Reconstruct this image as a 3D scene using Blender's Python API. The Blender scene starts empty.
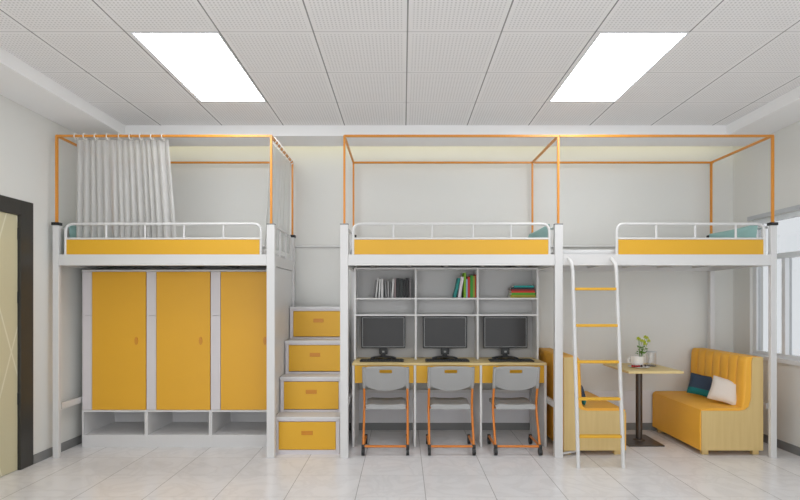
import bpy, bmesh, math, random
from mathutils import Vector, Matrix
random.seed(7)
PI = math.pi
S = bpy.context.scene
C = S.collection
# ------------------------------------------------------------------ camera, world, exposure
cam = bpy.data.cameras.new('camera'); co = bpy.data.objects.new('camera', cam); C.objects.link(co)
co.location = (0, 0, 1.477); co.rotation_euler = (PI/2, 0, 0)
cam.sensor_width = 36; cam.lens = 470/800*36
cam.shift_x = -3/800; cam.shift_y = 50/800
cam.clip_start = .05
S.camera = co
S.view_settings.view_transform = 'Standard'
S.view_settings.look = 'None'; S.view_settings.gamma = 1
S.view_settings.use_curve_mapping = False
S.view_settings.exposure = 0.60
W = bpy.data.worlds.new('sky'); S.world = W; W.use_nodes = True
bg = W.node_tree.nodes['Background']; bg.inputs[0].default_value = (0.92, 0.96, 1, 1); bg.inputs[1].default_value = 1.25
PANEL = 6.4      # ceiling light emission
COVE = .95

# ------------------------------------------------------------------ materials
def lin(c):
    return tuple(((v/255)/12.92 if v/255 <= .04045 else ((v/255+.055)/1.055)**2.4) for v in c) + (1,)
def mat(name, rgb, rough=.5, metal=0, spec=.5, noise=0, nscale=8, bump=0, bscale=200, emit=0, coat=0):
    m = bpy.data.materials.new(name); m.use_nodes = True
    nt = m.node_tree; b = nt.nodes['Principled BSDF']
    b.inputs['Base Color'].default_value = lin(rgb); b.inputs['Roughness'].default_value = rough
    b.inputs['Metallic'].default_value = metal; b.inputs['Specular IOR Level'].default_value = spec
    b.inputs['Coat Weight'].default_value = coat
    tc = nt.nodes.new('ShaderNodeTexCoord')
    if noise:
        n = nt.nodes.new('ShaderNodeTexNoise'); n.inputs['Scale'].default_value = nscale; n.inputs['Detail'].default_value = 4
        nt.links.new(tc.outputs['Object'], n.inputs['Vector'])
        r = nt.nodes.new('ShaderNodeMapRange'); r.inputs['To Min'].default_value = 1-noise; r.inputs['To Max'].default_value = 1+noise
        nt.links.new(n.outputs['Fac'], r.inputs['Value'])
        mx = nt.nodes.new('ShaderNodeVectorMath'); mx.operation = 'SCALE'; mx.inputs[0].default_value = lin(rgb)[:3]
        nt.links.new(r.outputs['Result'], mx.inputs['Scale']); nt.links.new(mx.outputs[0], b.inputs['Base Color'])
    if bump:
        n = nt.nodes.new('ShaderNodeTexNoise'); n.inputs['Scale'].default_value = bscale
        nt.links.new(tc.outputs['Object'], n.inputs['Vector'])
        bp = nt.nodes.new('ShaderNodeBump'); bp.inputs['Strength'].default_value = bump; bp.inputs['Distance'].default_value = .002
        nt.links.new(n.outputs['Fac'], bp.inputs['Height']); nt.links.new(bp.outputs[0], b.inputs['Normal'])
    if emit:
        b.inputs['Emission Color'].default_value = lin(rgb); b.inputs['Emission Strength'].default_value = emit
    return m
def mth(nt, op, a, b=None, c=None):
    n = nt.nodes.new('ShaderNodeMath'); n.operation = op
    for i, v in enumerate((a, b, c)):
        if v is None: continue
        if isinstance(v, (int, float)): n.inputs[i].default_value = v
        else: nt.links.new(v, n.inputs[i])
    return n.outputs[0]
def mixc(nt, f, a, b):
    n = nt.nodes.new('ShaderNodeMix'); n.data_type = 'RGBA'
    for i, v in ((0, f), (6, a), (7, b)):
        if isinstance(v, (int, float)): n.inputs[i].default_value = v
        elif isinstance(v, tuple): n.inputs[i].default_value = v
        else: nt.links.new(v, n.inputs[i])
    return n.outputs[2]
def wood(name, a, b, axis='Z'):
    m = mat(name, a, .5); nt = m.node_tree
    tc = nt.nodes.new('ShaderNodeTexCoord'); mp = nt.nodes.new('ShaderNodeMapping')
    mp.inputs['Scale'].default_value = {'Z': (40, 40, 2), 'X': (2, 40, 40)}[axis]
    n = nt.nodes.new('ShaderNodeTexNoise'); n.inputs['Scale'].default_value = 1; n.inputs['Detail'].default_value = 3
    nt.links.new(tc.outputs['Object'], mp.inputs[0]); nt.links.new(mp.outputs[0], n.inputs['Vector'])
    nt.links.new(mixc(nt, n.outputs['Fac'], lin(a), lin(b)), nt.nodes['Principled BSDF'].inputs['Base Color'])
    return m
M = {}
M['wall'] = mat('wall_paint', (222, 221, 216), .8, noise=.012, nscale=2)
M['dado'] = mat('dado_paint', (226, 224, 226), .7)
M['soffit'] = mat('soffit_paint', (243, 242, 241), .8)
M['base'] = mat('baseboard_grey', (128, 128, 127), .5)
M['metal'] = mat('white_powder_coat', (216, 214, 212), .35)
M['board'] = mat('white_board', (215, 213, 212), .5)
M['strip'] = mat('grey_white_board', (214, 208, 210), .5)
M['grey'] = mat('grey_laminate', (186, 184, 182), .55)
M['edge'] = mat('pale_edge', (222, 220, 218), .5)
M['yellow'] = mat('yellow_panel', (222, 168, 38), .45)
M['ydoor'] = mat('yellow_door', (228, 170, 46), .45, noise=.02, nscale=5)
M['orange'] = mat('orange_pipe', (216, 142, 50), .35)
M['ochair'] = mat('orange_tube', (212, 124, 40), .35)
M['handle'] = mat('amber_handle', (204, 132, 30), .4)
M['ylock'] = mat('lock_plate', (212, 144, 44), .4)
M['black'] = mat('black_plastic', (28, 28, 28), .4)
M['screen'] = mat('dark_screen', (45, 42, 40), .25, spec=.4)
M['bezel'] = mat('bezel_line', (165, 165, 163), .4)
M['seat'] = mat('grey_seat_plastic', (158, 157, 155), .45)
M['teal'] = mat('teal_cotton', (150, 188, 184), .9, bump=.4, bscale=60)
M['matt'] = mat('mattress_cotton', (212, 211, 210), .9, bump=.3)
M['sofa'] = mat('mustard_leather', (242, 178, 60), .5, noise=.03, nscale=10)
M['navy'] = mat('navy_cloth', (52, 66, 86), .9, bump=.4)
M['tealc'] = mat('bright_teal_cloth', (22, 116, 118), .9)
M['cream'] = mat('cream_cloth', (228, 218, 208), .9, bump=.4)
M['pedestal'] = mat('gunmetal', (88, 80, 74), .35, metal=.6)
M['china'] = mat('white_china', (238, 234, 228), .2)
M['cherry'] = mat('cherry_red', (150, 20, 30), .2)
M['dfruit'] = mat('dark_berry', (50, 22, 24), .25)
M['leaf'] = mat('leaf_green', (100, 146, 48), .6)
M['bloom'] = mat('yellow_green_bloom', (190, 200, 40), .6)
M['frame'] = mat('charcoal_frame', (58, 56, 52), .35)
M['alu'] = mat('window_white', (226, 227, 228), .4)
M['alug'] = mat('window_grey', (186, 188, 190), .4)
M['wood'] = wood('pale_ash', (220, 193, 134), (206, 176, 116))
M['top'] = wood('pale_oak_top', (232, 208, 150), (220, 194, 134), 'X')
M['pages'] = mat('paper', (230, 226, 214), .8)
M['light'] = mat('light_diffuser', (248, 251, 255), .5, emit=PANEL)
M['cove'] = mat('cove_led', (255, 250, 214), .5, emit=COVE)
# curtain: sheer fabric
def sheer(name, rgb, alpha):
    m = mat(name, rgb, .9); nt = m.node_tree; b = nt.nodes['Principled BSDF']; out = nt.nodes['Material Output']
    tl = nt.nodes.new('ShaderNodeBsdfTranslucent'); tl.inputs[0].default_value = lin(rgb)
    tr = nt.nodes.new('ShaderNodeBsdfTransparent')
    m1 = nt.nodes.new('ShaderNodeMixShader'); m1.inputs[0].default_value = .3
    m2 = nt.nodes.new('ShaderNodeMixShader'); m2.inputs[0].default_value = alpha
    nt.links.new(b.outputs[0], m1.inputs[1]); nt.links.new(tl.outputs[0], m1.inputs[2])
    nt.links.new(tr.outputs[0], m2.inputs[1]); nt.links.new(m1.outputs[0], m2.inputs[2]); nt.links.new(m2.outputs[0], out.inputs[0])
    return m
M['curtain'] = sheer('sheer_curtain', (216, 214, 211), .84)
M['curtain2'] = sheer('sheer_curtain_thin', (222, 223, 221), .78)
def glass(name, fac, tint=(1, 1, 1, 1)):
    m = bpy.data.materials.new(name); m.use_nodes = True; nt = m.node_tree
    nt.nodes.remove(nt.nodes['Principled BSDF']); out = nt.nodes['Material Output']
    tr = nt.nodes.new('ShaderNodeBsdfTransparent'); tr.inputs[0].default_value = tint
    gl = nt.nodes.new('ShaderNodeBsdfGlossy'); gl.inputs['Roughness'].default_value = .03
    mx = nt.nodes.new('ShaderNodeMixShader'); mx.inputs[0].default_value = fac
    nt.links.new(tr.outputs[0], mx.inputs[1]); nt.links.new(gl.outputs[0], mx.inputs[2]); nt.links.new(mx.outputs[0], out.inputs[0])
    return m
M['pane'] = glass('window_glass', .06, (.66, .66, .66, 1))
M['jar'] = glass('jar_glass', .09, (.97, .97, .97, 1))
# ceiling tiles: perforated, with joints
def ceiling_mat():
    m = mat('perforated_tile', (222, 220, 218), .8); nt = m.node_tree; b = nt.nodes['Principled BSDF']
    tc = nt.nodes.new('ShaderNodeTexCoord'); sp = nt.nodes.new('ShaderNodeSeparateXYZ'); nt.links.new(tc.outputs['Object'], sp.inputs[0])
    x, y = sp.outputs[0], sp.outputs[1]
    PX, PY = .635, .57
    tx = mth(nt, 'FRACT', mth(nt, 'DIVIDE', mth(nt, 'ADD', x, 20*PX-.03), PX))
    ty = mth(nt, 'FRACT', mth(nt, 'DIVIDE', mth(nt, 'ADD', y, 20*PY-3.17), PY))
    def edge(t, p): return mth(nt, 'MULTIPLY', mth(nt, 'MINIMUM', t, mth(nt, 'SUBTRACT', 1, t)), p)
    ex, ey = edge(tx, PX), edge(ty, PY)
    N = 25
    def cell(t): return mth(nt, 'SUBTRACT', mth(nt, 'FRACT', mth(nt, 'MULTIPLY', t, N)), .5)
    cx, cy = cell(tx), cell(ty)
    r2 = mth(nt, 'ADD', mth(nt, 'MULTIPLY', cx, cx), mth(nt, 'MULTIPLY', cy, cy))
    dot = mth(nt, 'LESS_THAN', r2, .07)
    inside = mth(nt, 'MULTIPLY', mth(nt, 'GREATER_THAN', ex, .035), mth(nt, 'GREATER_THAN', ey, .032))
    dot = mth(nt, 'MULTIPLY', dot, inside)
    jx = mth(nt, 'LESS_THAN', ex, .005); jy = mth(nt, 'LESS_THAN', ey, .0045)
    c = mixc(nt, mth(nt, 'MULTIPLY', dot, .42), lin((238, 236, 235)), lin((160, 157, 155)))
    c = mixc(nt, mth(nt, 'MULTIPLY', jy, .35), c, lin((120, 118, 116)))
    c = mixc(nt, mth(nt, 'MULTIPLY', jx, .85), c, lin((110, 108, 106)))
    nt.links.new(c, b.inputs['Base Color'])
    return m
M['ceil'] = ceiling_mat()
def floor_mat():
    m = mat('marble_tile', (222, 219, 216), .2); nt = m.node_tree; b = nt.nodes['Principled BSDF']
    b.inputs['Specular IOR Level'].default_value = .45
    tc = nt.nodes.new('ShaderNodeTexCoord'); sp = nt.nodes.new('ShaderNodeSeparateXYZ'); nt.links.new(tc.outputs['Object'], sp.inputs[0])
    x, y = sp.outputs[0], sp.outputs[1]
    PX, PY = .525, .44
    ux = mth(nt, 'DIVIDE', mth(nt, 'ADD', x, 20*PX-.17), PX); uy = mth(nt, 'DIVIDE', mth(nt, 'ADD', y, 20*PY-3.965), PY)
    def edge(u, p):
        t = mth(nt, 'FRACT', u); return mth(nt, 'MULTIPLY', mth(nt, 'MINIMUM', t, mth(nt, 'SUBTRACT', 1, t)), p)
    jx = mth(nt, 'LESS_THAN', edge(ux, PX), .0028); jy = mth(nt, 'LESS_THAN', edge(uy, PY), .003)
    cb = nt.nodes.new('ShaderNodeCombineXYZ')
    nt.links.new(mth(nt, 'FLOOR', ux), cb.inputs[0]); nt.links.new(mth(nt, 'FLOOR', uy), cb.inputs[1])
    wn = nt.nodes.new('ShaderNodeTexWhiteNoise'); wn.noise_dimensions = '3D'; nt.links.new(cb.outputs[0], wn.inputs['Vector'])
    ad = nt.nodes.new('ShaderNodeVectorMath'); ad.operation = 'MULTIPLY_ADD'; ad.inputs[1].default_value = (9, 9, 9)
    nt.links.new(wn.outputs['Color'], ad.inputs[0]); nt.links.new(tc.outputs['Object'], ad.inputs[2])
    n = nt.nodes.new('ShaderNodeTexNoise'); n.inputs['Scale'].default_value = 3.2; n.inputs['Detail'].default_value = 6; n.inputs['Distortion'].default_value = 1.2
    nt.links.new(ad.outputs[0], n.inputs['Vector'])
    vein = mth(nt, 'SUBTRACT', 1, mth(nt, 'MULTIPLY', mth(nt, 'ABSOLUTE', mth(nt, 'SUBTRACT', n.outputs['Fac'], .5)), 14))
    vein = mth(nt, 'MAXIMUM', vein, 0)
    n2 = nt.nodes.new('ShaderNodeTexNoise'); n2.inputs['Scale'].default_value = 1.7; nt.links.new(ad.outputs[0], n2.inputs['Vector'])
    c = mixc(nt, n2.outputs['Fac'], lin((238, 236, 236)), lin((224, 222, 222)))
    c = mixc(nt, mth(nt, 'MULTIPLY', vein, .22), c, lin((196, 193, 192)))
    c = mixc(nt, mth(nt, 'MULTIPLY', jy, .35), c, lin((165, 160, 152)))
    c = mixc(nt, mth(nt, 'MULTIPLY', jx, .7), c, lin((140, 137, 133)))
    nt.links.new(c, b.inputs['Base Color'])
    return m
M['floor'] = floor_mat()
def door_mat():
    m = mat('door_veneer', (206, 200, 168), .45); nt = m.node_tree; b = nt.nodes['Principled BSDF']
    tc = nt.nodes.new('ShaderNodeTexCoord'); sp = nt.nodes.new('ShaderNodeSeparateXYZ'); nt.links.new(tc.outputs['Object'], sp.inputs[0])
    y, z = sp.outputs[1], sp.outputs[2]
    def fam(k, o):
        u = mth(nt, 'FRACT', mth(nt, 'ADD', mth(nt, 'ADD', mth(nt, 'MULTIPLY', z, .75), mth(nt, 'MULTIPLY', y, k)), 10+o))
        return mth(nt, 'LESS_THAN', mth(nt, 'ABSOLUTE', mth(nt, 'SUBTRACT', u, .5)), .016)
    l = mth(nt, 'MAXIMUM', fam(2.4, .1), fam(-2.4, .35))
    nt.links.new(mixc(nt, mth(nt, 'MULTIPLY', l, .6), lin((204, 197, 164)), lin((232, 228, 208))), b.inputs['Base Color'])
    return m
M['door'] = door_mat()

# ------------------------------------------------------------------ mesh helpers
def box(bm, x0, x1, y0, y1, z0, z1, bev=0):
    r = bmesh.ops.create_cube(bm, size=1)
    vs = r['verts']
    for v in vs:
        v.co = Vector((x0+(v.co.x+.5)*(x1-x0), y0+(v.co.y+.5)*(y1-y0), z0+(v.co.z+.5)*(z1-z0)))
    if bev:
        es = {e for v in vs for e in v.link_edges}
        bmesh.ops.bevel(bm, geom=list(es), offset=bev, segments=2, affect='EDGES', profile=.6)
def fillet(pts, r, seg=6):
    out = [Vector(pts[0])]
    for a, b, c in zip(pts, pts[1:], pts[2:]):
        a, b, c = Vector(a), Vector(b), Vector(c)
        u = (a-b).normalized(); w = (c-b).normalized()
        d = min(r, (a-b).length*.49, (c-b).length*.49)
        p, q = b+u*d, b+w*d
        for i in range(seg+1):
            t = i/seg
            out.append(p*(1-t)**2+b*2*t*(1-t)+q*t*t)
    out.append(Vector(pts[-1])); return out
def tube(bm, pts, r, seg=10, square=False):
    pts = [Vector(p) for p in pts]; n = 4 if square else seg
    rings = []; up = None
    for i, p in enumerate(pts):
        d = (pts[min(i+1, len(pts)-1)]-pts[max(i-1, 0)]).normalized()
        if up is None: up = Vector((0, 0, 1)) if abs(d.z) < .9 else Vector((0, 1, 0))
        s = d.cross(up).normalized(); up = s.cross(d).normalized()
        ring = []
        for k in range(n):
            a = 2*PI*(k+(.5 if square else 0))/n; rr = r*(1.41421 if square else 1)
            ring.append(bm.verts.new(p+(s*math.cos(a)+up*math.sin(a))*rr))
        rings.append(ring)
    for a, b in zip(rings, rings[1:]):
        for k in range(n): bm.faces.new((a[k], a[(k+1) % n], b[(k+1) % n], b[k]))
    bm.faces.new(rings[0][::-1]); bm.faces.new(rings[-1])
def lathe(bm, prof, cx, cy, seg=24, z0=0):
    rings = []
    for r, z in prof:
        rings.append([bm.verts.new((cx+max(r, 1e-4)*math.cos(2*PI*k/seg), cy+max(r, 1e-4)*math.sin(2*PI*k/seg), z0+z)) for k in range(seg)])
    for a, b in zip(rings, rings[1:]):
        for k in range(seg): bm.faces.new((a[k], a[(k+1) % seg], b[(k+1) % seg], b[k]))
    bm.faces.new(rings[0][::-1]); bm.faces.new(rings[-1])
def prism(bm, poly, a0, a1, axis='y', bev=0):
    # poly = list of (u, v); axis y: (u, a, v) ; axis x: (a, u, v)
    f = (lambda u, v, a: (u, a, v)) if axis == 'y' else ((lambda u, v, a: (a, u, v)) if axis == 'x' else (lambda u, v, a: (u, v, a)))
    A = [bm.verts.new(f(u, v, a0)) for u, v in poly]; B = [bm.verts.new(f(u, v, a1)) for u, v in poly]
    n = len(poly)
    fs = [bm.faces.new(A), bm.faces.new(B[::-1])]
    for k in range(n): fs.append(bm.faces.new((A[k], B[k], B[(k+1) % n], A[(k+1) % n])))
    if bev:
        es = {e for v in A+B for e in v.link_edges}
        bmesh.ops.bevel(bm, geom=list(es), offset=bev, segments=2, affect='EDGES')
def torus(bm, c, R, r, axis='x', seg=14, ms=6):
    rings = []
    for i in range(seg):
        a = 2*PI*i/seg; ring = []
        for k in range(ms):
            b = 2*PI*k/ms; q = R+r*math.cos(b); w = r*math.sin(b)
            v = (w, q*math.cos(a), q*math.sin(a)) if axis == 'x' else (q*math.cos(a), w, q*math.sin(a))
            ring.append(bm.verts.new(Vector(c)+Vector(v)))
        rings.append(ring)
    for i in range(seg):
        a, b = rings[i], rings[(i+1) % seg]
        for k in range(ms): bm.faces.new((a[k], a[(k+1) % ms], b[(k+1) % ms], b[k]))
def ball(bm, c, r, sx=1, sy=1, sz=1, seg=12):
    rr = bmesh.ops.create_uvsphere(bm, u_segments=seg, v_segments=max(6, seg//2+2), radius=r)
    for v in rr['verts']: v.co = Vector(c)+Vector((v.co.x*sx, v.co.y*sy, v.co.z*sz))
def B(): return bmesh.new()
def obj(name, bm, m, parent=None, smooth=False, origin=None):
    """link bm as one mesh object; vertex coordinates are world ones unless the parent says 'local'"""
    me = bpy.data.meshes.new(name)
    bmesh.ops.recalc_face_normals(bm, faces=bm.faces[:])
    off = None
    if origin is not None: off = Vector(origin)
    if parent is not None and not parent.get('_local'):
        off = parent.matrix_world.translation.copy() if parent.parent is None else parent.parent.location.copy()
        if parent.type == 'MESH' and parent.parent is None: off = parent.location.copy()
    if off is not None: bmesh.ops.translate(bm, verts=bm.verts[:], vec=-off)
    bm.to_mesh(me); bm.free(); me.materials.append(M[m] if isinstance(m, str) else m)
    if smooth:
        for p in me.polygons: p.use_smooth = True
        try: me.set_sharp_from_angle(angle=math.radians(38))
        except Exception: pass
    o = bpy.data.objects.new(name, me); C.objects.link(o)
    if parent is not None: o.parent = parent
    elif origin is not None: o.location = origin
    return o
def tag(o, label, cat, group=None):
    o['label'] = label; o['category'] = cat
    if group: o['group'] = group
    return o
def thing(name, label, cat, loc=(0, 0, 0), rz=0, group=None):
    o = bpy.data.objects.new(name, None); C.objects.link(o); o.empty_display_size = .1
    o.location = loc; o.rotation_euler = (0, 0, rz); o.matrix_world = Matrix.Translation(loc)
    return tag(o, label, cat, group)
def lthing(*a, **k):   # a thing whose parts are written in local coordinates
    o = thing(*a, **k); o['_local'] = 1; return o
def lobj(name, bm, m, parent, smooth=False):
    parent['_local'] = 1; o = obj(name, bm, m, parent, smooth)
    return o
def dup(root, loc, rz=None, label=None, group=None):
    def cp(o, par):
        c = o.copy(); C.objects.link(c); c.parent = par
        for g in list(o.children): cp(g, c)
        return c
    r = cp(root, None); r.location = loc
    if rz is not None: r.rotation_euler = (0, 0, rz)
    if label: r['label'] = label
    if group: r['group'] = group
    return r
def struct(name, bm, m, parent=None, smooth=False):
    o = obj(name, bm, m, parent, smooth)
    if parent is None: o['kind'] = 'structure'
    return o

# ------------------------------------------------------------------ room
XL, XR, YW, YN = -3.33, 3.76, 5.35, -.4
ZS, ZT, ZTOP = 3.177, 3.287, 3.50
b = B(); box(b, XL-.14, XR+.14, YN, YW+.12, -.1, 0); struct('floor', b, 'floor')
b = B(); box(b, XL-.14, XR+.14, YW, YW+.12, 0, ZTOP); struct('wall_back', b, 'wall')
DY0, DY1, DZ = 3.14, 4.10, 2.235
b = B()
box(b, XL-.14, XL, DY1+.004, YW, 0, ZTOP); box(b, XL-.14, XL, YN, DY0-.004, 0, ZTOP); box(b, XL-.14, XL, DY0-.004, DY1+.004, DZ+.004, ZTOP)
struct('wall_left', b, 'wall')
WY0, WY1, WZ0, WZ1 = 2.75, 5.09, .885, 2.335
b = B()
box(b, XR, XR+.14, WY1, YW, 0, ZTOP); box(b, XR, XR+.14, YN, WY0, 0, ZTOP)
box(b, XR, XR+.14, WY0, WY1, 0, WZ0); box(b, XR, XR+.14, WY0, WY1, WZ1, ZTOP)
struct('wall_right', b, 'wall')
# ceiling of perforated tiles with openings for two flush lights
LX = [(-1.845, -1.245), (1.33, 1.935)]; LY = (3.175, 4.285)
TX0, TX1, TY1 = -2.88, 3.35, 4.87
b = B()
xs = [TX0, LX[0][0], LX[0][1], LX[1][0], LX[1][1], TX1]
for i in range(5):
    if i in (1, 3):
        box(b, xs[i], xs[i+1], YN, LY[0], ZT, ZT+.03); box(b, xs[i], xs[i+1], LY[1], TY1, ZT, ZT+.03)
    else: box(b, xs[i], xs[i+1], YN, TY1, ZT, ZT+.03)
struct('ceiling', b, 'ceil')
# soffit around the tiles; along the back it stops short of the wall and hides the cove light
b = B()
box(b, XL, TX0, YN, TY1, ZS, ZT+.03); box(b, TX1, XR, YN, TY1, ZS, ZT+.03)
box(b, XL, XR, TY1, TY1+.03, ZS, ZTOP-.02)
box(b, XL, XR, TY1+.03, 5.2, ZS, ZS+.02)
struct('trim_1', b, 'soffit')
b = B(); box(b, XL, XR, TY1, YW, ZTOP-.02, ZTOP); struct('trim_2', b, 'soffit')
b = B(); box(b, XL-.14, XR+.14, YN, YW+.12, ZTOP, ZTOP+.05); struct('trim_3', b, 'soffit')
b = B(); box(b, XL+.15, XR-.10, 5.085, 5.10, 3.31, 3.44)
tag(obj('cove_light', b, 'cove', origin=(0, 5.04, 3.33)), 'warm cove light strip glowing on the wall above the canopies', 'light')
# baseboards
b = B(); box(b, XL, XR, YW-.012, YW, 0, .082); struct('baseboard_back', b, 'base')
b = B(); box(b, XL, XL+.012, 4.225, YW-.012, 0, .082); box(b, XL, XL+.012, YN, 2.98, 0, .082); struct('baseboard_left', b, 'base')
b = B(); box(b, XR-.012, XR, YN, YW-.012, 0, .082); struct('baseboard_right', b, 'base')
b = B(); box(b, XL, XR, YW-.010, YW, .082, .43); box(b, XL, XR, YW-.014, YW, .43, .447); struct('trim_4', b, 'dado')
b = B(); tube(b, [(XL, YW-.012, 2.085), (XR, YW-.012, 2.085)], .013); struct('trim_5', b, 'edge', smooth=True)
# door
b = B(); box(b, XL-.05, XL-.012, DY0+.024, DY1-.026, .006, DZ-.024)
d = struct('door_1', b, 'door')
b = B(); fo = XL+.012
for (y0, y1) in ((DY1-.02, 4.22), (2.99, DY0+.02)):
    box(b, XL-.0, fo, y0, y1, 0, 2.345, .003)
box(b, XL, fo, DY0+.02, DY1-.02, DZ-.02, 2.345, .003)
box(b, XL-.13, XL, DY1-.02, DY1+.002, 0, DZ); box(b, XL-.13, XL, DY0-.002, DY0+.02, 0, DZ); box(b, XL-.13, XL, DY0, DY1, DZ-.02, DZ+.002)
struct('door_frame', b, 'frame', d)
for z in (.62, 1.5, 2.05):
    b = B(); tube(b, [(XL-.006, DY1-.025, z-.05), (XL-.006, DY1-.025, z+.05)], .007); struct('hinge', b, 'black', d, True)
b = B(); box(b, XL-.012, XL-.004, 3.2, 3.26, .95, 1.15, .003); tube(b, [(XL-.008, 3.23, 1.07), (XL+.03, 3.23, 1.07), (XL+.03, 3.33, 1.07)], .009)
struct('door_handle', b, 'black', d, True)
# window on the right wall
b = B()
box(b, XR+.03, XR+.08, WY0, WY1, WZ0, WZ0+.05); box(b, XR+.03, XR+.08, WY0, WY1, WZ1-.05, WZ1)
box(b, XR+.03, XR+.08, WY1-.05, WY1, WZ0+.05, WZ1-.05); box(b, XR+.03, XR+.08, WY0, WY0+.05, WZ0+.05, WZ1-.05)
w = struct('window_1', b, 'alu')
b = B(); box(b, XR+.0, XR+.085, WY0+.05, WY1-.05, 1.895, 1.945, .004); struct('transom', b, 'alu', w)
for y in (4.66, 4.05, 3.42):
    b = B(); box(b, XR+.01, XR+.08, y-.022, y+.022, WZ0+.05, 1.895, .003); struct('mullion', b, 'alu', w)
b = B(); box(b, XR+.05, XR+.056, WY0+.05, WY1-.05, WZ0+.05, WZ1-.05); struct('window_pane', b, 'pane', w)
b = B(); box(b, XR-.03, XR-.0005, WY0-.03, WY1+.02, WZ0-.03, WZ0+.012, .003); box(b, XR-.003, XR+.0295, WY0+.001, WY1-.001, WZ0+.0005, WZ0+.012); struct('window_sill', b, 'alu', w)
b = B(); box(b, XR-.012, XR, WY0-.03, WY1+.03, WZ1, WZ1+.045, .003); struct('window_head', b, 'alug', w)

# flush ceiling lights
def clight(i, label):
    x0, x1 = LX[i]; cx = (x0+x1)/2; cy = (LY[0]+LY[1])/2
    t = thing('ceiling_light', label, 'light', (cx, cy, ZT), group='flush ceiling lights')
    b = B()
    for bx in ((x0, x1, LY[0], LY[0]+.012), (x0, x1, LY[1]-.012, LY[1]), (x0, x0+.012, LY[0]+.012, LY[1]-.012), (x1-.012, x1, LY[0]+.012, LY[1]-.012)):
        box(b, bx[0], bx[1], bx[2], bx[3], ZT-.004, ZT+.03)
    obj('light_frame', b, 'alu', t)
    b = B(); box(b, x0+.012, x1-.012, LY[0]+.012, LY[1]-.012, ZT+.0, ZT+.02); obj('diffuser', b, 'light', t)
clight(0, 'flush rectangular ceiling light panel above the left bed and its curtain')
clight(1, 'flush rectangular ceiling light panel on the right, above the ladder bunk')

# ------------------------------------------------------------------ loft beds
YF, YB = 4.39, 5.29
def bed(name_label, xl, xr, posts, panel, vert, ends, cbars, capx, xin0, xin1):
    t = thing('loft_bed', name_label, 'bed', ((xl+xr)/2, (YF+YB)/2, 0), group='white metal loft beds with orange canopy frames')
    for (x0, x1, y0, y1, blk) in posts:
        b = B(); box(b, x0, x1, y0, y1, 0, 2.185, .004); p = obj('post', b, 'metal', t)
        b = B()
        if blk: box(b, x0-.008, x1+.008, y0-.008, y1+.008, 2.175, 2.203, .003)
        else: box(b, x0-.001, x1+.001, y0-.001, y1+.001, 2.181, 2.192, .002)
        q = obj('post_cap', b, 'black' if blk else 'base', p)
        xc, yc = (x0+x1)/2, (y0+y1)/2
        b = B(); box(b, xc-.0095, xc+.0095, yc-.0095, yc+.0095, 2.19, 3.016); obj('canopy_pole', b, 'orange', t)
    for y0, y1 in ((YF+.002, YF+.042), (YB-.042, YB-.002)):
        b = B(); box(b, xin0, xin1, y0, y1, 1.80, 1.903, .004); obj('beam', b, 'metal', t)
    b = B(); box(b, xin0, xin1, YF+.045, YB-.045, 1.862, 1.872); obj('deck', b, 'grey', t)
    n = 5
    for i in range(n):
        x = xin0+(xin1-xin0)*(i+.5)/n
        b = B(); box(b, x-.02, x+.02, YF+.042, YB-.042, 1.832, 1.862); obj('crossbar', b, 'metal', t)
    if xl < 0 < xr:
        b = B(); box(b, xin0, xin1, YB-.04, YB-.012, .44, .475); obj('stretcher', b, 'metal', t)
    # guard rail
    g0, g1 = panel; yg = YF+.018; r = .0132
    b = B(); tube(b, fillet([(g0, yg, 1.90), (g0, yg, 2.19), (g1, yg, 2.19), (g1, yg, 1.90)], .075, 8), r)
    tube(b, [(g0, yg, 2.052), (g1, yg, 2.052)], .010)
    for v in vert: tube(b, [(v, yg, 2.05), (v, yg, 2.19)], .010)
    gr = obj('guard_rail', b, 'metal', t, True)
    b = B(); box(b, g0+.012, g1-.012, yg-.008, yg+.008, 1.905, 2.042); obj('guard_panel', b, 'yellow', t)
    # end rails
    for xe in ends:
        b = B(); tube(b, fillet([(xe, YF+.07, 2.165), (xe, YF+.3, 2.185), (xe, YB-.1, 2.185), (xe, YB-.1, 1.90)], .12, 8), .012)
        for y in (4.72, 4.96): tube(b, [(xe, y, 1.9), (xe, y, 2.185)], .009)
        obj('end_rail', b, 'metal', t, True)
        b = B(); box(b, xe-.018, xe+.018, YF+.075, YB-.05, 1.80, 1.903, .003); obj('end_beam', b, 'metal', t)
    for xe in cbars:
        b = B(); box(b, xe-.012, xe+.012, YF+.075, YB-.05, .44, .50, .003); obj('end_stretcher', b, 'metal', t)
    # canopy bars
    zc = 3.016
    fx0, fx1 = capx
    for y in (YF+.0215, YB-.025):
        b = B(); box(b, fx0, fx1, y-.0095, y+.0095, zc-.0095, zc+.0095); obj('canopy_bar', b, 'orange', t)
    for (x0, x1, y0, y1, blk) in posts:
        if y0 > 5: continue
        xc = (x0+x1)/2; xb = [p for p in posts if p[2] > 5 and abs((p[0]+p[1])/2-xc) < .2][0]; xbc = (xb[0]+xb[1])/2
        b = B(); tube(b, [(xc, YF+.0215, zc), (xbc, YB-.025, zc)], .0095, square=True); obj('canopy_bar', b, 'orange', t)
    return t
PW, QW = .075, .05
bed1 = bed('white loft bed over the yellow wardrobes, with a curtain on its canopy', -3.274, -1.20,
    [(-3.274, -3.219, YF, YF+.035, 1), (-1.275, -1.20, YF, YF+.05, 0), (-3.274, -3.226, YB-QW, YB, 1), (-1.262, -1.214, YB-QW, YB, 1)],
    (-3.163, -1.332), (-2.783, -2.419, -2.055, -1.684), (-3.250, -1.238), (-3.252,), (-3.256, -1.228), -3.219, -1.275)
b = B(); box(b, -1.262, -1.237, YF+.052, YB-.052, .02, 1.798, .002); obj('side_board', b, 'metal', bed1)
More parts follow.
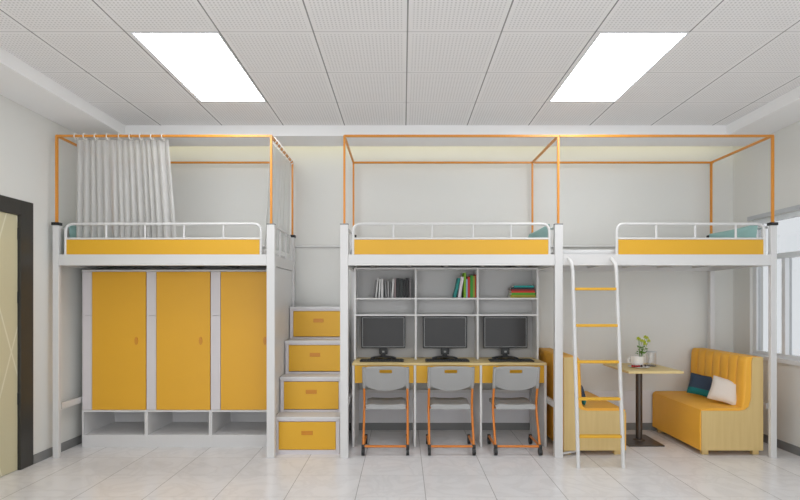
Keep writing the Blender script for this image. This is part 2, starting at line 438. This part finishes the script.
bed2 = bed('white loft bed over the three computer desks', -.588, 1.495,
    [(-.588, -.513, YF, YF+.05, 0), (1.420, 1.495, YF, YF+.05, 0), (-.578, -.530, YB-QW, YB, 1), (1.425, 1.473, YB-QW, YB, 1)],
    (-.468, 1.372), (-.09, .272, .655, 1.01), (-.550, 1.457), (-.545, 1.461), (-.55, 1.457), -.513, 1.42)
bed3 = bed('white loft bed with the ladder, over the table and two sofas', 1.495, 3.49,
    [(3.438, 3.493, YF, YF+.035, 1), (3.427, 3.477, YB-QW, YB, 1)],
    (2.005, 3.386), (2.375, 2.74, 3.12), (3.452,), (3.468,), (1.47, 3.475), 1.496, 3.438)
# foot bar by the middle post
b = B(); tube(b, [(1.495, 4.425, .03), (1.665, 4.51, .03)], .011); obj('foot_bar', b, 'metal', bed3, True)

def mattress(x0, x1, label):
    b = B(); box(b, x0, x1, YF+.085, YB-.06, 1.873, 1.957, .02)
    tag(obj('mattress', b, 'matt', origin=((x0+x1)/2, 4.85, 1.873), smooth=True), label, 'mattress', 'mattresses on the loft beds')
mattress(-3.19, -1.30, 'thin pale mattress on the loft bed above the wardrobes')
mattress(-.51, 1.41, 'thin pale mattress on the loft bed above the computer desks')
mattress(1.50, 3.42, 'thin pale mattress on the loft bed above the sofas, seen beside the ladder')

def cushion_mesh(w, h, t, n=14):
    """pillow in the local xz plane, thickness along y, bottom centre at the origin"""
    b = B(); G = {}
    for s in (-1, 1):
        for i in range(n+1):
            for j in range(n+1):
                u, v = i/n*2-1, j/n*2-1
                if s == 1 and (i in (0, n) or j in (0, n)): G[s, i, j] = G[-1, i, j]; continue
                k = max(0, (1-u**4)*(1-v**4))**.55
                pin = 1-.06*(1-abs(u*v))*max(abs(u), abs(v))
                G[s, i, j] = b.verts.new((u*w/2*pin, s*t/2*k, h/2+v*h/2*pin))
        for i in range(n):
            for j in range(n):
                f = (G[s, i, j], G[s, i+1, j], G[s, i+1, j+1], G[s, i, j+1])
                b.faces.new(f if s == 1 else f[::-1])
    return b
def put(o, loc, rot):
    o.location = loc; o.rotation_euler = rot; return o
def bedpillow(x, side, label):
    o = obj('pillow', cushion_mesh(.72, .235, .09), 'teal', smooth=True)
    put(o, (x, 4.845, 1.972), (0, 0, PI/2)); o.rotation_euler = (math.radians(0*side), 0, PI/2)
    tag(o, label, 'pillow', 'teal bed pillows')
bedpillow(-3.195, 1, 'teal pillow propped at the left end of the curtained loft bed')
bedpillow(1.398, -1, 'teal pillow propped at the right end of the loft bed above the desks')
bedpillow(3.388, -1, 'teal pillow propped against the far right end rails beside the window')

# ------------------------------------------------------------------ curtains
def curtain(label, p0, p1, q0, q1, ztop, zbot, folds, amp, m, rings, axis, seed, barpos):
    random.seed(seed)
    n, k = folds*14, 14
    t = thing('bed_curtain', label, 'curtain', ((p0[0]+p1[0])/2, (p0[1]+p1[1])/2, zbot), group=None)
    b = B(); rows = []
    ph = [random.uniform(-.5, .5) for _ in range(folds+2)]; am = [random.uniform(.55, 1.2) for _ in range(folds+2)]
    for j in range(k+1):
        v = j/k; row = []
        for i in range(n+1):
            u = i/n; f = u*folds+.14*math.sin(9.1*u)+.12*math.sin(23*u+1); f = min(max(f, 0), folds+.5); a = int(f); w = f-a
            A = am[a]*(1-w)+am[a+1]*w; P = ph[a]*(1-w)+ph[a+1]*w
            s = math.sin(2*PI*f+P+.5*v*math.sin(f)); off = amp*(.45+.55*v)*A*(s+.25*math.sin(4*PI*f+2*P))
            X = (p0[0]*(1-v)+q0[0]*v)*(1-u)+(p1[0]*(1-v)+q1[0]*v)*u
            Y = (p0[1]*(1-v)+q0[1]*v)*(1-u)+(p1[1]*(1-v)+q1[1]*v)*u
            if axis == 'x': Y += off; X += .25*amp*math.cos(2*PI*f+P)
            else: X += off; Y += .25*amp*math.cos(2*PI*f+P)
            row.append(b.verts.new((X, Y, ztop+(zbot-ztop)*v)))
        rows.append(row)
    for r0, r1 in zip(rows, rows[1:]):
        for i in range(n): b.faces.new((r0[i], r0[i+1], r1[i+1], r1[i]))
    obj('curtain_cloth', b, m, t, True)
    for c in rings:
        b = B(); torus(b, c, .027, .0048, 'x' if axis == 'x' else 'y', 16, 6)
        obj('curtain_ring', b, 'china', t, True)
rx = [(px-403)*4.4115/470 for px in (76, 85, 96, 108, 120, 130.5, 141, 152, 163)]
curtain('gathered pale grey sheer curtain hung in folds from the front canopy bar', (-3.10, 4.450), (-2.22, 4.450), (-3.115, 4.462), (-2.14, 4.462),
        2.99, 1.975, 15, .027, 'curtain', [(x, 4.4115, 3.010) for x in rx], 'x', 3, None)
ry = [4.5, 4.58, 4.67, 4.77, 4.88, 5.0, 5.12, 5.2]
curtain('thin grey sheer curtain drawn along the side canopy bar above the staircase', (-1.262, 4.475), (-1.238, 5.215), (-1.325, 4.475), (-1.262, 5.2),
        2.99, 1.99, 8, .008, 'curtain2', [(-1.2375, y, 3.008) for y in ry], 'y', 5, None)

# ------------------------------------------------------------------ wardrobes (local: x 0..w, y 0..d, z)
WW = .6455; D = .52; FY = 4.72
def wardrobe():
    t = lthing('wardrobe', 'yellow-door wardrobe at the left end of the row, nearest the room door', 'wardrobe', (-3.224, FY, 0), group='yellow-door wardrobes')
    b = B(); e = .016; w = WW-.001
    box(b, 0, e, .018, D, .0, 1.78); box(b, w-e, w, .018, D, .0, 1.78)
    box(b, e, w-e, .018, D, 1.762, 1.78); box(b, e, w-e, .018, D, .353, .371); box(b, e, w-e, .018, D, .107, .123)
    box(b, e, w-e, D-.012, D, .123, 1.762); box(b, 0, e, .0, .018, .0, .371); box(b, w-e, w, 0, .018, 0, .371)
    box(b, e, w-e, 0, .018, .353, .371); box(b, 0, w, 0, .018, 1.764, 1.78)
    lobj('cabinet_body', b, 'board', t)
    b = B(); box(b, e, w-e, .0, .018, .0, .123); lobj('plinth', b, 'board', t)
    b = B(); box(b, .004, .098, 0, .016, .374, 1.320); box(b, .004, .098, 0, .016, 1.3225, 1.760); lobj('filler_strip', b, 'strip', t)
    b = B(); box(b, .103, w-.004, -.002, .016, .374, 1.760, .0015); dr = lobj('door', b, 'ydoor', t)
    b = B(); prism(b, [(.548+.017*math.cos(a), 1.068+.042*math.sin(a)) for a in [2*PI*i/14 for i in range(14)]], -.008, -.002)
    h = lobj('handle', b, 'ylock', dr, True)
    b = B(); tube(b, [(.548, -.008, 1.085), (.548, -.014, 1.085)], .009); lobj('lock_barrel', b, 'orange', dr, True)
    return t
w1 = wardrobe()
dup(w1, (-3.224+WW, FY, 0), label='yellow-door wardrobe in the middle of the row of three')
dup(w1, (-3.224+2*WW, FY, 0), label='yellow-door wardrobe at the right end of the row, beside the drawer staircase')

# ------------------------------------------------------------------ staircase of drawers
t = thing('drawer_staircase', 'white staircase of four yellow drawer steps between two loft beds', 'stairs', (-.9, 4.49, 0))
SX0, SX1 = -1.232, -.602
tops = [.360, .710, 1.055, 1.405]
z0 = 0
for k in range(4):
    y = 4.49+.2*k; zt = tops[k]; zb = 0 if k == 0 else tops[k-1]
    b = B(); e = .018
    box(b, SX0+.006, SX0+.03, y+.008, 5.19, zb, zt-.025); box(b, SX1-.03, SX1-.006, y+.008, 5.19, zb, zt-.025)
    box(b, SX0+.03, SX0+.04, y+.008, y+.03, zb, zt-.04); box(b, SX1-.04, SX1-.03, y+.008, y+.03, zb, zt-.04)
    box(b, SX0+.03, SX1-.03, 5.17, 5.19, zb, zt-.025); box(b, SX0+.03, SX1-.03, y+.014, 5.17, zb, zb+(.04 if k == 0 else .018))
    box(b, SX0+.03, SX1-.03, y+.008, 5.17, zt-.045, zt-.025)
    obj('step_carcass', b, 'strip', t)
    b = B(); box(b, SX0, SX1, y, 5.19 if k == 3 else y+.212, zt-.025, zt, .003); obj('tread', b, 'board', t)
    b = B(); box(b, SX0+.042, SX1-.042, y+.006, y+.024, zb+(.045 if k == 0 else .026), zt-.050, .002); box(b, SX0+.05, SX1-.05, y+.024, 5.12, zb+.05, zb+.07)
    dr = obj('drawer', b, 'yellow', t)
    cx = (SX0+SX1)/2; cz = zb+(zt-zb)*.57
    b = B(); box(b, cx-.055, cx+.055, y+.001, y+.007, cz-.02, cz+.02, .003); obj('handle', b, 'handle', dr)

# ------------------------------------------------------------------ desks
DX0, DX1, DYF, DYB = -.512, 1.446, 4.72, 5.19
t = thing('study_desk', 'long oak-topped desk with three yellow drawers under the middle loft bed', 'desk', ((DX0+DX1)/2, 4.95, 0))
b = B(); box(b, DX0, DX1, DYF, DYB, .82, .844, .003); obj('desktop', b, 'top', t)
px = [-.510, .109, .773, 1.422]
for x in px:
    b = B(); box(b, x, x+.022, DYF+.004, DYB-.002, 0, .82, .002); obj('side_panel', b, 'edge', t)
for i in range(3):
    b = B(); box(b, px[i]+.024, px[i+1]-.002, DYF+.006, DYF+.024, .642, .818, .002)
    box(b, px[i]+.04, px[i+1]-.02, DYF+.024, 5.12, .655, .67)
    box(b, px[i]+.04, px[i]+.052, DYF+.024, 5.12, .67, .79); box(b, px[i+1]-.032, px[i+1]-.02, DYF+.024, 5.12, .67, .79)
    obj('drawer', b, 'yellow', t)
# shelf unit
HX0, HX1, HY0, HY1 = -.522, 1.443, 5.0, 5.19
t = thing('shelf_unit', 'grey three-bay shelf unit standing on the long desk', 'shelf', ((HX0+HX1)/2, 5.1, .844))
hx = [HX0, HX0+.648, HX0+1.307, HX1-.02]
for x in hx:
    b = B(); box(b, x, x+.02, HY0, HY1, .8445, 1.822); obj('upright', b, 'edge', t)
for i in range(3):
    for z in (1.307, 1.483, 1.804):
        b = B(); box(b, hx[i]+.02, hx[i+1], HY0, HY1-.012, z, z+.017); obj('shelf_board', b, 'edge', t)
    b = B(); box(b, hx[i]+.02, hx[i+1], HY1-.01, HY1, .8445, 1.822); obj('back_panel', b, 'grey', t)
# monitors and keyboards
def monitor():
    t = lthing('monitor', 'black computer monitor in the left bay of the desk', 'monitor', (0, 5.10, .8445), group='black computer monitors')
    w, z0, z1 = .478, .112, .458
    b = B(); box(b, -w/2, w/2, -.03, .0, z0, z1, .006); box(b, -.14, .14, 0, .02, z0+.07, z1-.07, .01); sh = lobj('housing', b, 'black', t)
    b = B(); i = .014
    for (x0, x1, a0, a1) in ((-w/2+i, w/2-i, z0+i, z0+i+.004), (-w/2+i, w/2-i, z1-i-.004, z1-i), (-w/2+i, -w/2+i+.004, z0+i, z1-i), (w/2-i-.004, w/2-i, z0+i, z1-i)):
        box(b, x0, x1, -.032, -.03, a0, a1)
    lobj('bezel_line', b, 'bezel', t)
    i = .018
    b = B(); box(b, -w/2+i, w/2-i, -.0315, -.0302, z0+i, z1-i); lobj('screen', b, 'screen', t)
    b = B(); box(b, -.045, .045, -.026, .006, .045, .112, .006); box(b, -.025, .025, -.02, .01, .012, .05, .004)
    st = lobj('stand_neck', b, 'black', t)
    b = B(); box(b, -.012, .012, -.028, -.026, .066, .084); lobj('emblem', b, 'bezel', st)
    b = B()
    poly = [(-.14, 0), (-.134, .010), (-.09, .021), (-.03, .027), (.03, .027), (.09, .021), (.134, .010), (.14, 0), (.12, 0), (.08, .010), (0, .014), (-.08, .010), (-.12, 0)]
    prism(b, poly, -.045, .03, 'y'); lobj('stand_base', b, 'black', t)
    return t
m1 = monitor(); mxs = [(383.3-403)*5.07/470, (445-403)*5.07/470, (505.5-403)*5.07/470]
m1.location.x = mxs[0]
dup(m1, (mxs[1], 5.10, .8445), label='black computer monitor in the middle bay of the desk')
dup(m1, (mxs[2], 5.10, .8445), label='black computer monitor in the right bay of the desk')
def keyboard():
    t = lthing('keyboard', 'flat black keyboard lying before the left monitor', 'keyboard', (0, 4.87, .8445), group='flat black keyboards')
    b = B(); box(b, -.225, .225, -.07, .07, 0, .014, .004); lobj('keyboard_case', b, 'black', t)
    b = B()
    for r in range(5):
        for c in range(15): box(b, -.213+c*.0285, -.213+c*.0285+.025, -.06+r*.024, -.06+r*.024+.02, .013, .019)
    lobj('keys', b, 'black', t)
    return t
k1 = keyboard(); kx = [(382-403)*4.87/470, (447-403)*4.87/470, (511-403)*4.87/470]
k1.location.x = kx[0]
dup(k1, (kx[1], 4.87, .8445), label='flat black keyboard lying before the middle monitor')
dup(k1, (kx[2], 4.87, .8445), label='flat black keyboard lying before the right monitor')

# ------------------------------------------------------------------ chairs (local: y=0 at the near feet, +y to the desk)
def chair():
    t = lthing('student_chair', 'grey plastic chair with orange legs before the left monitor', 'chair', (-.167, 4.47, 0), group='grey and orange student chairs')
    W = .212
    # backrest: shell with hand hole
    out = []
    zt, zb = .835, .62
    def ycurve(x, z): return .095-.05*(z-.6)/.24*1.0 + .03*(1-(x/W)**2)*0 + .035*(abs(x)/W)**2*-1+.02
    # ring between the outline and the slot
    N = 48
    def outline(a):
        c, s = math.cos(a), math.sin(a); e = .28
        x = (W+.006)*math.copysign(abs(c)**e, c)
        if s >= 0: z = .73+.107*abs(s)**e
        else: z = .73-.135*(1-(x/(W+.006))**2)**.75-.0*1 - .03*abs(s)**e*0
        return x, z
    def ol(i):
        # upper half: rounded top; lower half: sagging curve
        if i < N//2:
            a = PI*i/(N//2); return outline(a)
        a = PI+PI*(i-N//2)/(N//2); x = (W+.006)*math.cos(a); return x, .69-.098*abs(math.sin(a))**1.1
    def hole(i):
        a = 2*PI*i/N; c, s = math.cos(a), math.sin(a); e = .35
        return .062*math.copysign(abs(c)**e, c), .785+.0175*math.copysign(abs(s)**e, s)
    b = B(); rings = []
    for side in (0, 1):
        rr = []
        for k in range(4):
            f = k/3; ring = []
            for i in range(N):
                ox, oz = ol(i); hx_, hz = hole(i); x = hx_*(1-f)+ox*f; z = hz*(1-f)+oz*f
                y = ycurve(x, z)+(.014 if side else 0)
                if f == 1: y += (-.004 if side else .004)
                ring.append(b.verts.new((x, y, z)))
            rr.append(ring)
        rings.append(rr)
    for side in (0, 1):
        for k in range(3):
            for i in range(N):
                j = (i+1) % N
                f = (rings[side][k][i], rings[side][k][j], rings[side][k+1][j], rings[side][k+1][i])
                b.faces.new(f)
    for k in (0, 3):
        for i in range(N):
            j = (i+1) % N; b.faces.new((rings[0][k][i], rings[0][k][j], rings[1][k][j], rings[1][k][i]))
    lobj('backrest', b, 'seat', t, True)
    # rim posts gripping the uprights
    for s in (-1, 1):
        b = B(); tube(b, fillet([(s*W*.99, .092, .625), (s*W*.99, .075, .70), (s*W*.99, .05, .83)], .04), .017); lobj('backrest_sleeve', b, 'seat', t, True)
    # seat shell
    b = B(); n, mrows = 10, 10; top = []; bot = []
    prof = [(.09, .452), (.10, .466), (.14, .470), (.20, .460), (.27, .456), (.34, .462), (.40, .470), (.435, .464), (.45, .448)]
    for (y, z) in prof:
        rt, rb = [], []
        for i in range(n+1):
            u = i/n*2-1; wd = .2*(1-.05*(abs(y-.27)/.2)**3)
            dz = .012*u*u-.008 - (.018 if abs(u) == 1 else 0)
            rt.append(b.verts.new((u*wd, y, z+dz))); rb.append(b.verts.new((u*wd*.98, y, z-.035+dz*.3)))
        top.append(rt); bot.append(rb)
    for A_, fl in ((top, 0), (bot, 1)):
        for r0, r1 in zip(A_, A_[1:]):
            for i in range(n): b.faces.new((r0[i], r0[i+1], r1[i+1], r1[i]))
    for k in range(len(prof)-1):
        for i in (0, n): b.faces.new((top[k][i], top[k+1][i], bot[k+1][i], bot[k][i]))
    for k in (0, -1):
        for i in range(n): b.faces.new((top[k][i], top[k][i+1], bot[k][i+1], bot[k][i]))
    lobj('seat', b, 'seat', t, True)
    # frame
    for s in (-1, 1):
        b = B(); x = s*W
        tube(b, fillet([(x, .01, .083), (x, .15, .43), (x*.99, .085, .64), (x*.99, .078, .68)], .14, 8), .0115); lobj('leg', b, 'ochair', t, True)
        b = B(); tube(b, [(x, -.01, .083), (x, .35, .083)], .012); lobj('base_runner', b, 'ochair', t, True)
        b = B(); tube(b, fillet([(x, .143, .42), (x*.8, .22, .418), (x*.8, .42, .418)], .05), .010); lobj('seat_support', b, 'ochair', t, True)
        for y in (0, .35):
            b = B(); tube(b, [(x-.014, y, .036), (x+.014, y, .036)], .036, 18); box(b, x-.015, x+.015, y-.016, y+.016, .05, .1, .003)
            lobj('caster', b, 'black', t, True)
    b = B(); tube(b, [(-W, .0, .085), (W, .0, .085)], .0115); lobj('crossbar', b, 'ochair', t, True)
    b = B(); tube(b, [(-W*.98, .155, .418), (W*.98, .155, .418)], .009); lobj('seat_crossbar', b, 'ochair', t, True)
    return t
c1 = chair()
dup(c1, (.463, 4.47, 0), label='grey plastic chair with orange legs before the middle monitor')
dup(c1, (1.093, 4.47, 0), label='grey plastic chair with orange legs before the right monitor, beside the sofa')

# ------------------------------------------------------------------ books
bookmats = {}
def bm_(rgb):
    if rgb not in bookmats: bookmats[rgb] = mat('book_%d' % len(bookmats), rgb, .6)
    return bookmats[rgb]
def book(xc, z, th, h, dp, rgb, lean, label, group, yf=5.03, flat=False):
    """upright book: spine towards -y; lean in degrees (clockwise seen from the front = +)"""
    b = B()
    if flat:
        w = h
        box(b, -w/2, w/2, 0, .004, 0, th); box(b, -w/2, w/2, .004, dp, 0, .003); box(b, -w/2, w/2, .004, dp, th-.003, th)
    else:
        box(b, -th/2, th/2, 0, .004, 0, h); box(b, -th/2, -th/2+.002, .004, dp, 0, h); box(b, th/2-.002, th/2, .004, dp, 0, h)
    me_o = obj('book', b, bm_(rgb)); o = me_o
    tag(o, label, 'book', group)
    b = B()
    if flat: box(b, -h/2+.004, h/2-.004, .004, dp-.004, .003, th-.003)
    else: box(b, -th/2+.002, th/2-.002, .004, dp-.004, .003, h-.004)
    o['_local'] = 1; obj('pages', b, 'pages', o)
    a = math.radians(lean); dz = abs(math.sin(a))*th/2
    o.location = (xc, yf, z+dz); o.rotation_euler = (0, a, 0)
    return o
def bx(px): return (px-403)*5.03/470
ZB = 1.5005
row = [  # bottom px, thickness px, height, colour, lean, words
    (373.4, 1.6, .195, (120, 118, 118), 9, 'thin mid-grey book leaning at the left end of the left shelf'),
    (375.8, 1.5, .212, (205, 204, 202), 6.5, 'slim pale book leaning just right of the leftmost thin grey book'),
    (379.2, 1.5, .200, (225, 224, 222), 2.5, 'white book leaning slightly, third from the left on the left shelf'),
    (382.2, 2.2, .203, (214, 212, 210), 0, 'thick white upright book, fourth from the left on the left shelf'),
    (386.4, 1.5, .19, (140, 138, 138), -4, 'narrow grey book leaning left just past the thick white one'),
    (388.4, 1.4, .182, (168, 166, 165), -1, 'narrow light grey book in the middle of the left shelf row'),
    (390.4, 1.3, .17, (110, 112, 112), 0, 'shortest dark grey book in the middle of the left shelf row'),
    (392.2, 2.0, .20, (208, 206, 204), 4, 'whitish book leaning right toward the dark volumes'),
    (395.0, 1.3, .212, (160, 140, 140), 1, 'thin pinkish grey book touching the black volumes'),
    (398.0, 3.2, .208, (40, 42, 42), 0, 'thick black book, leftmost of the black volumes'),
    (401.3, 3.0, .205, (48, 52, 50), 0, 'thick black book, second of the black volumes'),
    (404.3, 2.4, .198, (38, 38, 38), 0, 'black book, third of the black volumes'),
    (407.2, 2.6, .212, (34, 32, 32), 0, 'tallest black book, rightmost of the black volumes'),
    (410.2, 1.3, .20, (130, 124, 124), 0, 'thin grey book between the black volumes and the shelf upright')]
for px_, tp, h, col_, ln, lab in row:
    book(bx(px_), ZB, tp*.0106, h, .14, col_, ln, lab, 'grey and black books on the left shelf')
row = [(454.8, 2.5, .212, (24, 130, 122), 13, 'teal book leaning at the left of the coloured books'),
       (459.2, 2.9, .225, (222, 214, 216), 9, 'white book leaning beside the teal one'),
       (464.9, 2.3, .268, (120, 170, 30), 0, 'tall lime green book, tallest on the middle shelf'),
       (466.9, 1.4, .20, (150, 180, 200), 0, 'thin pale blue book beside the tall lime one'),
       (468.9, 2.2, .225, (196, 48, 36), 0, 'bright red book on the middle shelf'),
       (471.6, 2.6, .24, (56, 150, 50), 0, 'mid green book between the red one and olive one'),
       (473.9, 1.7, .232, (150, 150, 50), 0, 'thin olive book second from the middle shelf upright'),
       (475.5, 1.3, .248, (176, 60, 30), 0, 'thin rust red book against the middle shelf upright')]
for px_, tp, h, col_, ln, lab in row:
    book(bx(px_), ZB, tp*.0106, h, .14, col_, ln, lab, 'coloured books on the middle shelf')
z = ZB
for (th, w, col_, cx, lab) in [(.030, .270, (160, 150, 40), 523.0, 'yellow-olive book at the bottom of the flat pile'),
        (.024, .260, (84, 160, 40), 523.6, 'green book second from the bottom of the flat pile'),
        (.020, .250, (206, 52, 40), 523.2, 'bright red book in the middle of the flat pile'),
        (.016, .255, (130, 40, 36), 522.8, 'dark red book above the bright red one in the flat pile'),
        (.019, .250, (24, 30, 40), 522.7, 'near-black book second from the top of the flat pile'),
        (.020, .215, (30, 146, 140), 524, 'teal book lying on top of the flat pile')]:
    book(bx(cx), z, th, w, .14, col_, 0, lab, 'books lying flat in a pile on the right shelf', flat=True); z += th+.0004

# ------------------------------------------------------------------ ladder
t = thing('bunk_ladder', 'white ladder with yellow rungs leaning on the right-hand loft bed', 'ladder', (1.739, 4.13, 0))
def ly(z): return 4.13+.14*z/1.72
for x in (1.541, 1.937):
    b = B(); tube(b, fillet([(x, 4.13, 0), (x, 4.273, 1.80), (x, 4.373, 1.862)], .06, 8), .0165, 12); obj('ladder_rail', b, 'metal', t, True)
for z in (1.577, 1.248, .925, .600, .274):
    y = ly(z); b = B(); box(b, 1.553, 1.925, y-.022, y+.022, z-.013, z+.012, .005); obj('rung', b, 'yellow', t)

# ------------------------------------------------------------------ sofas
HL = .43
def sofa():
    t = lthing('sofa', 'mustard tufted sofa with pale wood sides at the right, below the window', 'sofa', (2.82, 4.89, 0), group='mustard banquette sofas')
    prof = [(0, .05, 0), (0, .40, 0), (.010, .432, 0), (.035, .447, 0), (.20, .450, 0), (.375, .447, 0), (.405, .46, .2), (.420, .50, .7), (.426, .60, 1), (.430, .70, 1),
            (.434, .80, 1), (.438, .88, 1), (.444, .915, .8), (.462, .936, .3), (.585, .936, 0), (.597, .925, 0), (.60, .90, 0), (.60, .05, 0)]
    b = B(); rows = []; n = 84; y0, y1 = -HL+.006, HL-.006
    for i in range(n+1):
        y = y0+(y1-y0)*i/n
        g = abs(math.sin(PI*(i/n)*7))**.45
        rows.append([b.verts.new((u-(.022*k*g if True else 0)+.008*k, y, zz)) for u, zz, k in prof])
    m_ = len(prof)
    for r0, r1 in zip(rows, rows[1:]):
        for k in range(m_): b.faces.new((r0[k], r0[(k+1) % m_], r1[(k+1) % m_], r1[k]))
    b.faces.new(rows[0]); b.faces.new(rows[-1][::-1])
    lobj('upholstery', b, 'sofa', t, True)
    for s in (-1, 1):
        b = B(); a0, a1 = sorted((s*HL, s*(HL-.012)))
        poly = [(.012, .05), (.012, .425), (.37, .425), (.425, .435), (.462, .465), (.480, .53), (.486, .64), (.490, .90), (.500, .933), (.595, .933), (.595, .05)]
        prism(b, poly, a0-(.004 if s < 0 else -.0), a1+(.004 if s > 0 else 0)); lobj('side_panel', b, 'wood', t)
    for x in (.04, .52):
        for y in (-HL+.03, HL-.07):
            b = B(); box(b, x, x+.06, y, y+.04, 0, .05, .004); lobj('foot', b, 'wood', t)
    return t
s1 = sofa()
dup(s1, (2.12, 4.89, 0), PI, label='mustard sofa seen from its back and pale wood side behind the ladder')

# cushions
def cushion(w, h, th, m, loc, rot, label, m2=None):
    o = obj('throw_cushion', cushion_mesh(w, h, th), m, smooth=True)
    if m2:
        o.data.materials.append(M[m2])
        for p in o.data.polygons:
            c = p.center
            if c.z < h*.30: p.material_index = 1
    put(o, loc, rot); return tag(o, label, 'cushion')
R = math.radians
cushion(.235, .225, .085, 'navy', (3.125, 4.96, .470), (R(-20), R(8), R(-40)), 'navy blue cushion with a teal lower band on the right-hand sofa', 'tealc')
cushion(.255, .245, .09, 'cream', (3.145, 4.64, .468), (R(-22), R(10), R(-45)), 'cream white cushion on the right-hand sofa', None)
cushion(.24, .21, .085, 'navy', (1.775, 4.68, .452), (R(-14), 0, R(86)), 'navy and teal cushion leaning in the left-hand sofa, behind the ladder', 'tealc')

# ------------------------------------------------------------------ table and what stands on it
t = thing('pedestal_table', 'small pale oak table on a dark square pedestal between the sofas', 'table', (2.475, 4.905, 0))
b = B(); box(b, 2.21, 2.75, 4.6, 5.2, .755, .779, .004); obj('tabletop', b, 'top', t)
b = B(); tube(b, [(2.475, 4.93, .02), (2.475, 4.93, .742)], .032, 24); obj('pedestal', b, 'pedestal', t, True)
b = B(); box(b, 2.375, 2.575, 4.83, 5.03, .742, .755); obj('mounting_plate', b, 'pedestal', t)
b = B(); box(b, 2.275, 2.635, 4.73, 5.12, 0, .014, .004); lathe(b, [(.06, .014), (.055, .022), (.034, .03)], 2.475, 4.93); obj('base_plate', b, 'pedestal', t)
ZP = .779
def tx(px, y): return (px-403)*y/470
yy = 4.86; cx = tx(638.8, yy)
b = B(); lathe(b, [(.05, 0), (.088, .003), (.105, .012), (.102, .014), (.088, .007), (.001, .006)], cx, yy, 32, ZP+.0003)
tag(obj('saucer', b, 'china', origin=(cx, yy, ZP), smooth=True), 'white saucer of berries on the oak table', 'plate')
cxx, cy = tx(637.2, 4.90), 4.90
t = thing('cup', 'white china cup holding the little flowers on the saucer', 'cup', (cxx, cy, ZP+.008))
b = B(); lathe(b, [(.04, 0), (.055, .012), (.065, .05), (.068, .108), (.064, .108), (.060, .05), (.048, .015), (.001, .01)], cxx, cy, 28, ZP+.008); obj('cup_body', b, 'china', t, True)
b = B(); tube(b, fillet([(cxx-.064, cy, ZP+.092), (cxx-.098, cy, ZP+.088), (cxx-.094, cy, ZP+.05), (cxx-.060, cy, ZP+.045)], .03, 6), .006); obj('handle', b, 'china', t, True)
# flowers
fx, fy = tx(642.5, 4.90), 4.90
t = thing('flower_sprig', 'green sprig with yellow-green blooms standing in the white cup', 'plant', (cxx+.03, fy, ZP+.02))
random.seed(11)
heads = [(639.5, 339.5), (645.2, 337.0), (647.0, 338.0), (648.7, 341), (643.8, 341.5), (645.0, 344), (638.2, 338.5), (642, 341)]
b = B(); b2 = B(); b3 = B()
root = Vector((cxx+.02, fy, ZP+.025))
for (hx_, hy_) in heads:
    y = fy+random.uniform(-.03, .03); p = Vector((tx(hx_, y), y, 1.477+(300-hy_)*y/470))
    mid = (root+p)/2+Vector((random.uniform(-.01, .01), 0, .02))
    tube(b, fillet([root, mid, p], .05, 5), .0018, 5)
    for k in range(7):
        a = 2*PI*k/7; ball(b2, p+Vector((.012*math.cos(a), .008*math.sin(a), .010*math.sin(a*2)+.002)), .0075, 1, 1, .8, 6)
obj('stem', b, 'leaf', t); obj('blooms', b2, 'bloom', t, True)
for k in range(46):
    a = random.uniform(0, 2*PI); p = Vector((tx(642.0, fy)+random.gauss(0, .020), fy+random.gauss(0, .02), ZP+.125+random.uniform(0, .085)))
    d = Vector((math.cos(a), math.sin(a), random.uniform(.1, .9))).normalized()*.030; s = d.cross(Vector((0, 0, 1))).normalized()*.011
    v = [b3.verts.new(p), b3.verts.new(p+d*.5+s), b3.verts.new(p+d), b3.verts.new(p+d*.5-s+Vector((0, 0, .003)))]
    b3.faces.new(v)
obj('leaves', b3, 'leaf', t)
# jar
jx, jy = tx(651.2, 4.93), 4.93
t = thing('glass_jar', 'clear glass jar with a handle standing right of the cup', 'jar', (jx, jy, ZP))
b = B(); lathe(b, [(.046, 0), (.05, .004), (.050, .15), (.052, .158), (.049, .158), (.046, .15), (.046, .008), (.001, .007)], jx, jy, 28, ZP+.0003); obj('jar_body', b, 'jar', t, True)
b = B(); torus(b, (jx, jy, ZP+.155), .0495, .003, 'x'); b.free()
b = B(); lathe(b, [(.0495, .150), (.053, .152), (.053, .160), (.0495, .160)], jx, jy, 28, ZP); obj('jar_rim', b, 'alug', t, True)
b = B(); lathe(b, [(.0, .0085), (.045, .0085), (.045, .016), (.0, .016)], jx, jy, 24, ZP); obj('jar_contents', b, 'dfruit', t, True)
# berries on the saucer
for i, (px_, y, m) in enumerate([(632.5, 4.80, 0), (634.6, 4.79, 0), (636.8, 4.785, 0), (639, 4.79, 0), (641.5, 4.80, 1), (645.3, 4.83, 1)]):
    q = tx(px_, y)
    b = B(); ball(b, (q, y, ZP+.024), .0125)
    o = obj('cherry' if m == 0 else 'berry', b, 'cherry' if m == 0 else 'dfruit', origin=(q, y, ZP+.012), smooth=True)
    if m == 0: tag(o, 'red cherry on the saucer before the cup, %s of the four' % ('leftmost', 'second from the left', 'third from the left', 'rightmost')[i], 'fruit', 'red cherries on the saucer')
    else: tag(o, 'small dark berry on the saucer, %s' % ('next to the red cherries' if i == 4 else 'rightmost, by the jar'), 'fruit', 'dark berries on the saucer')

for o in bpy.data.objects:
    if '_local' in o: del o['_local']
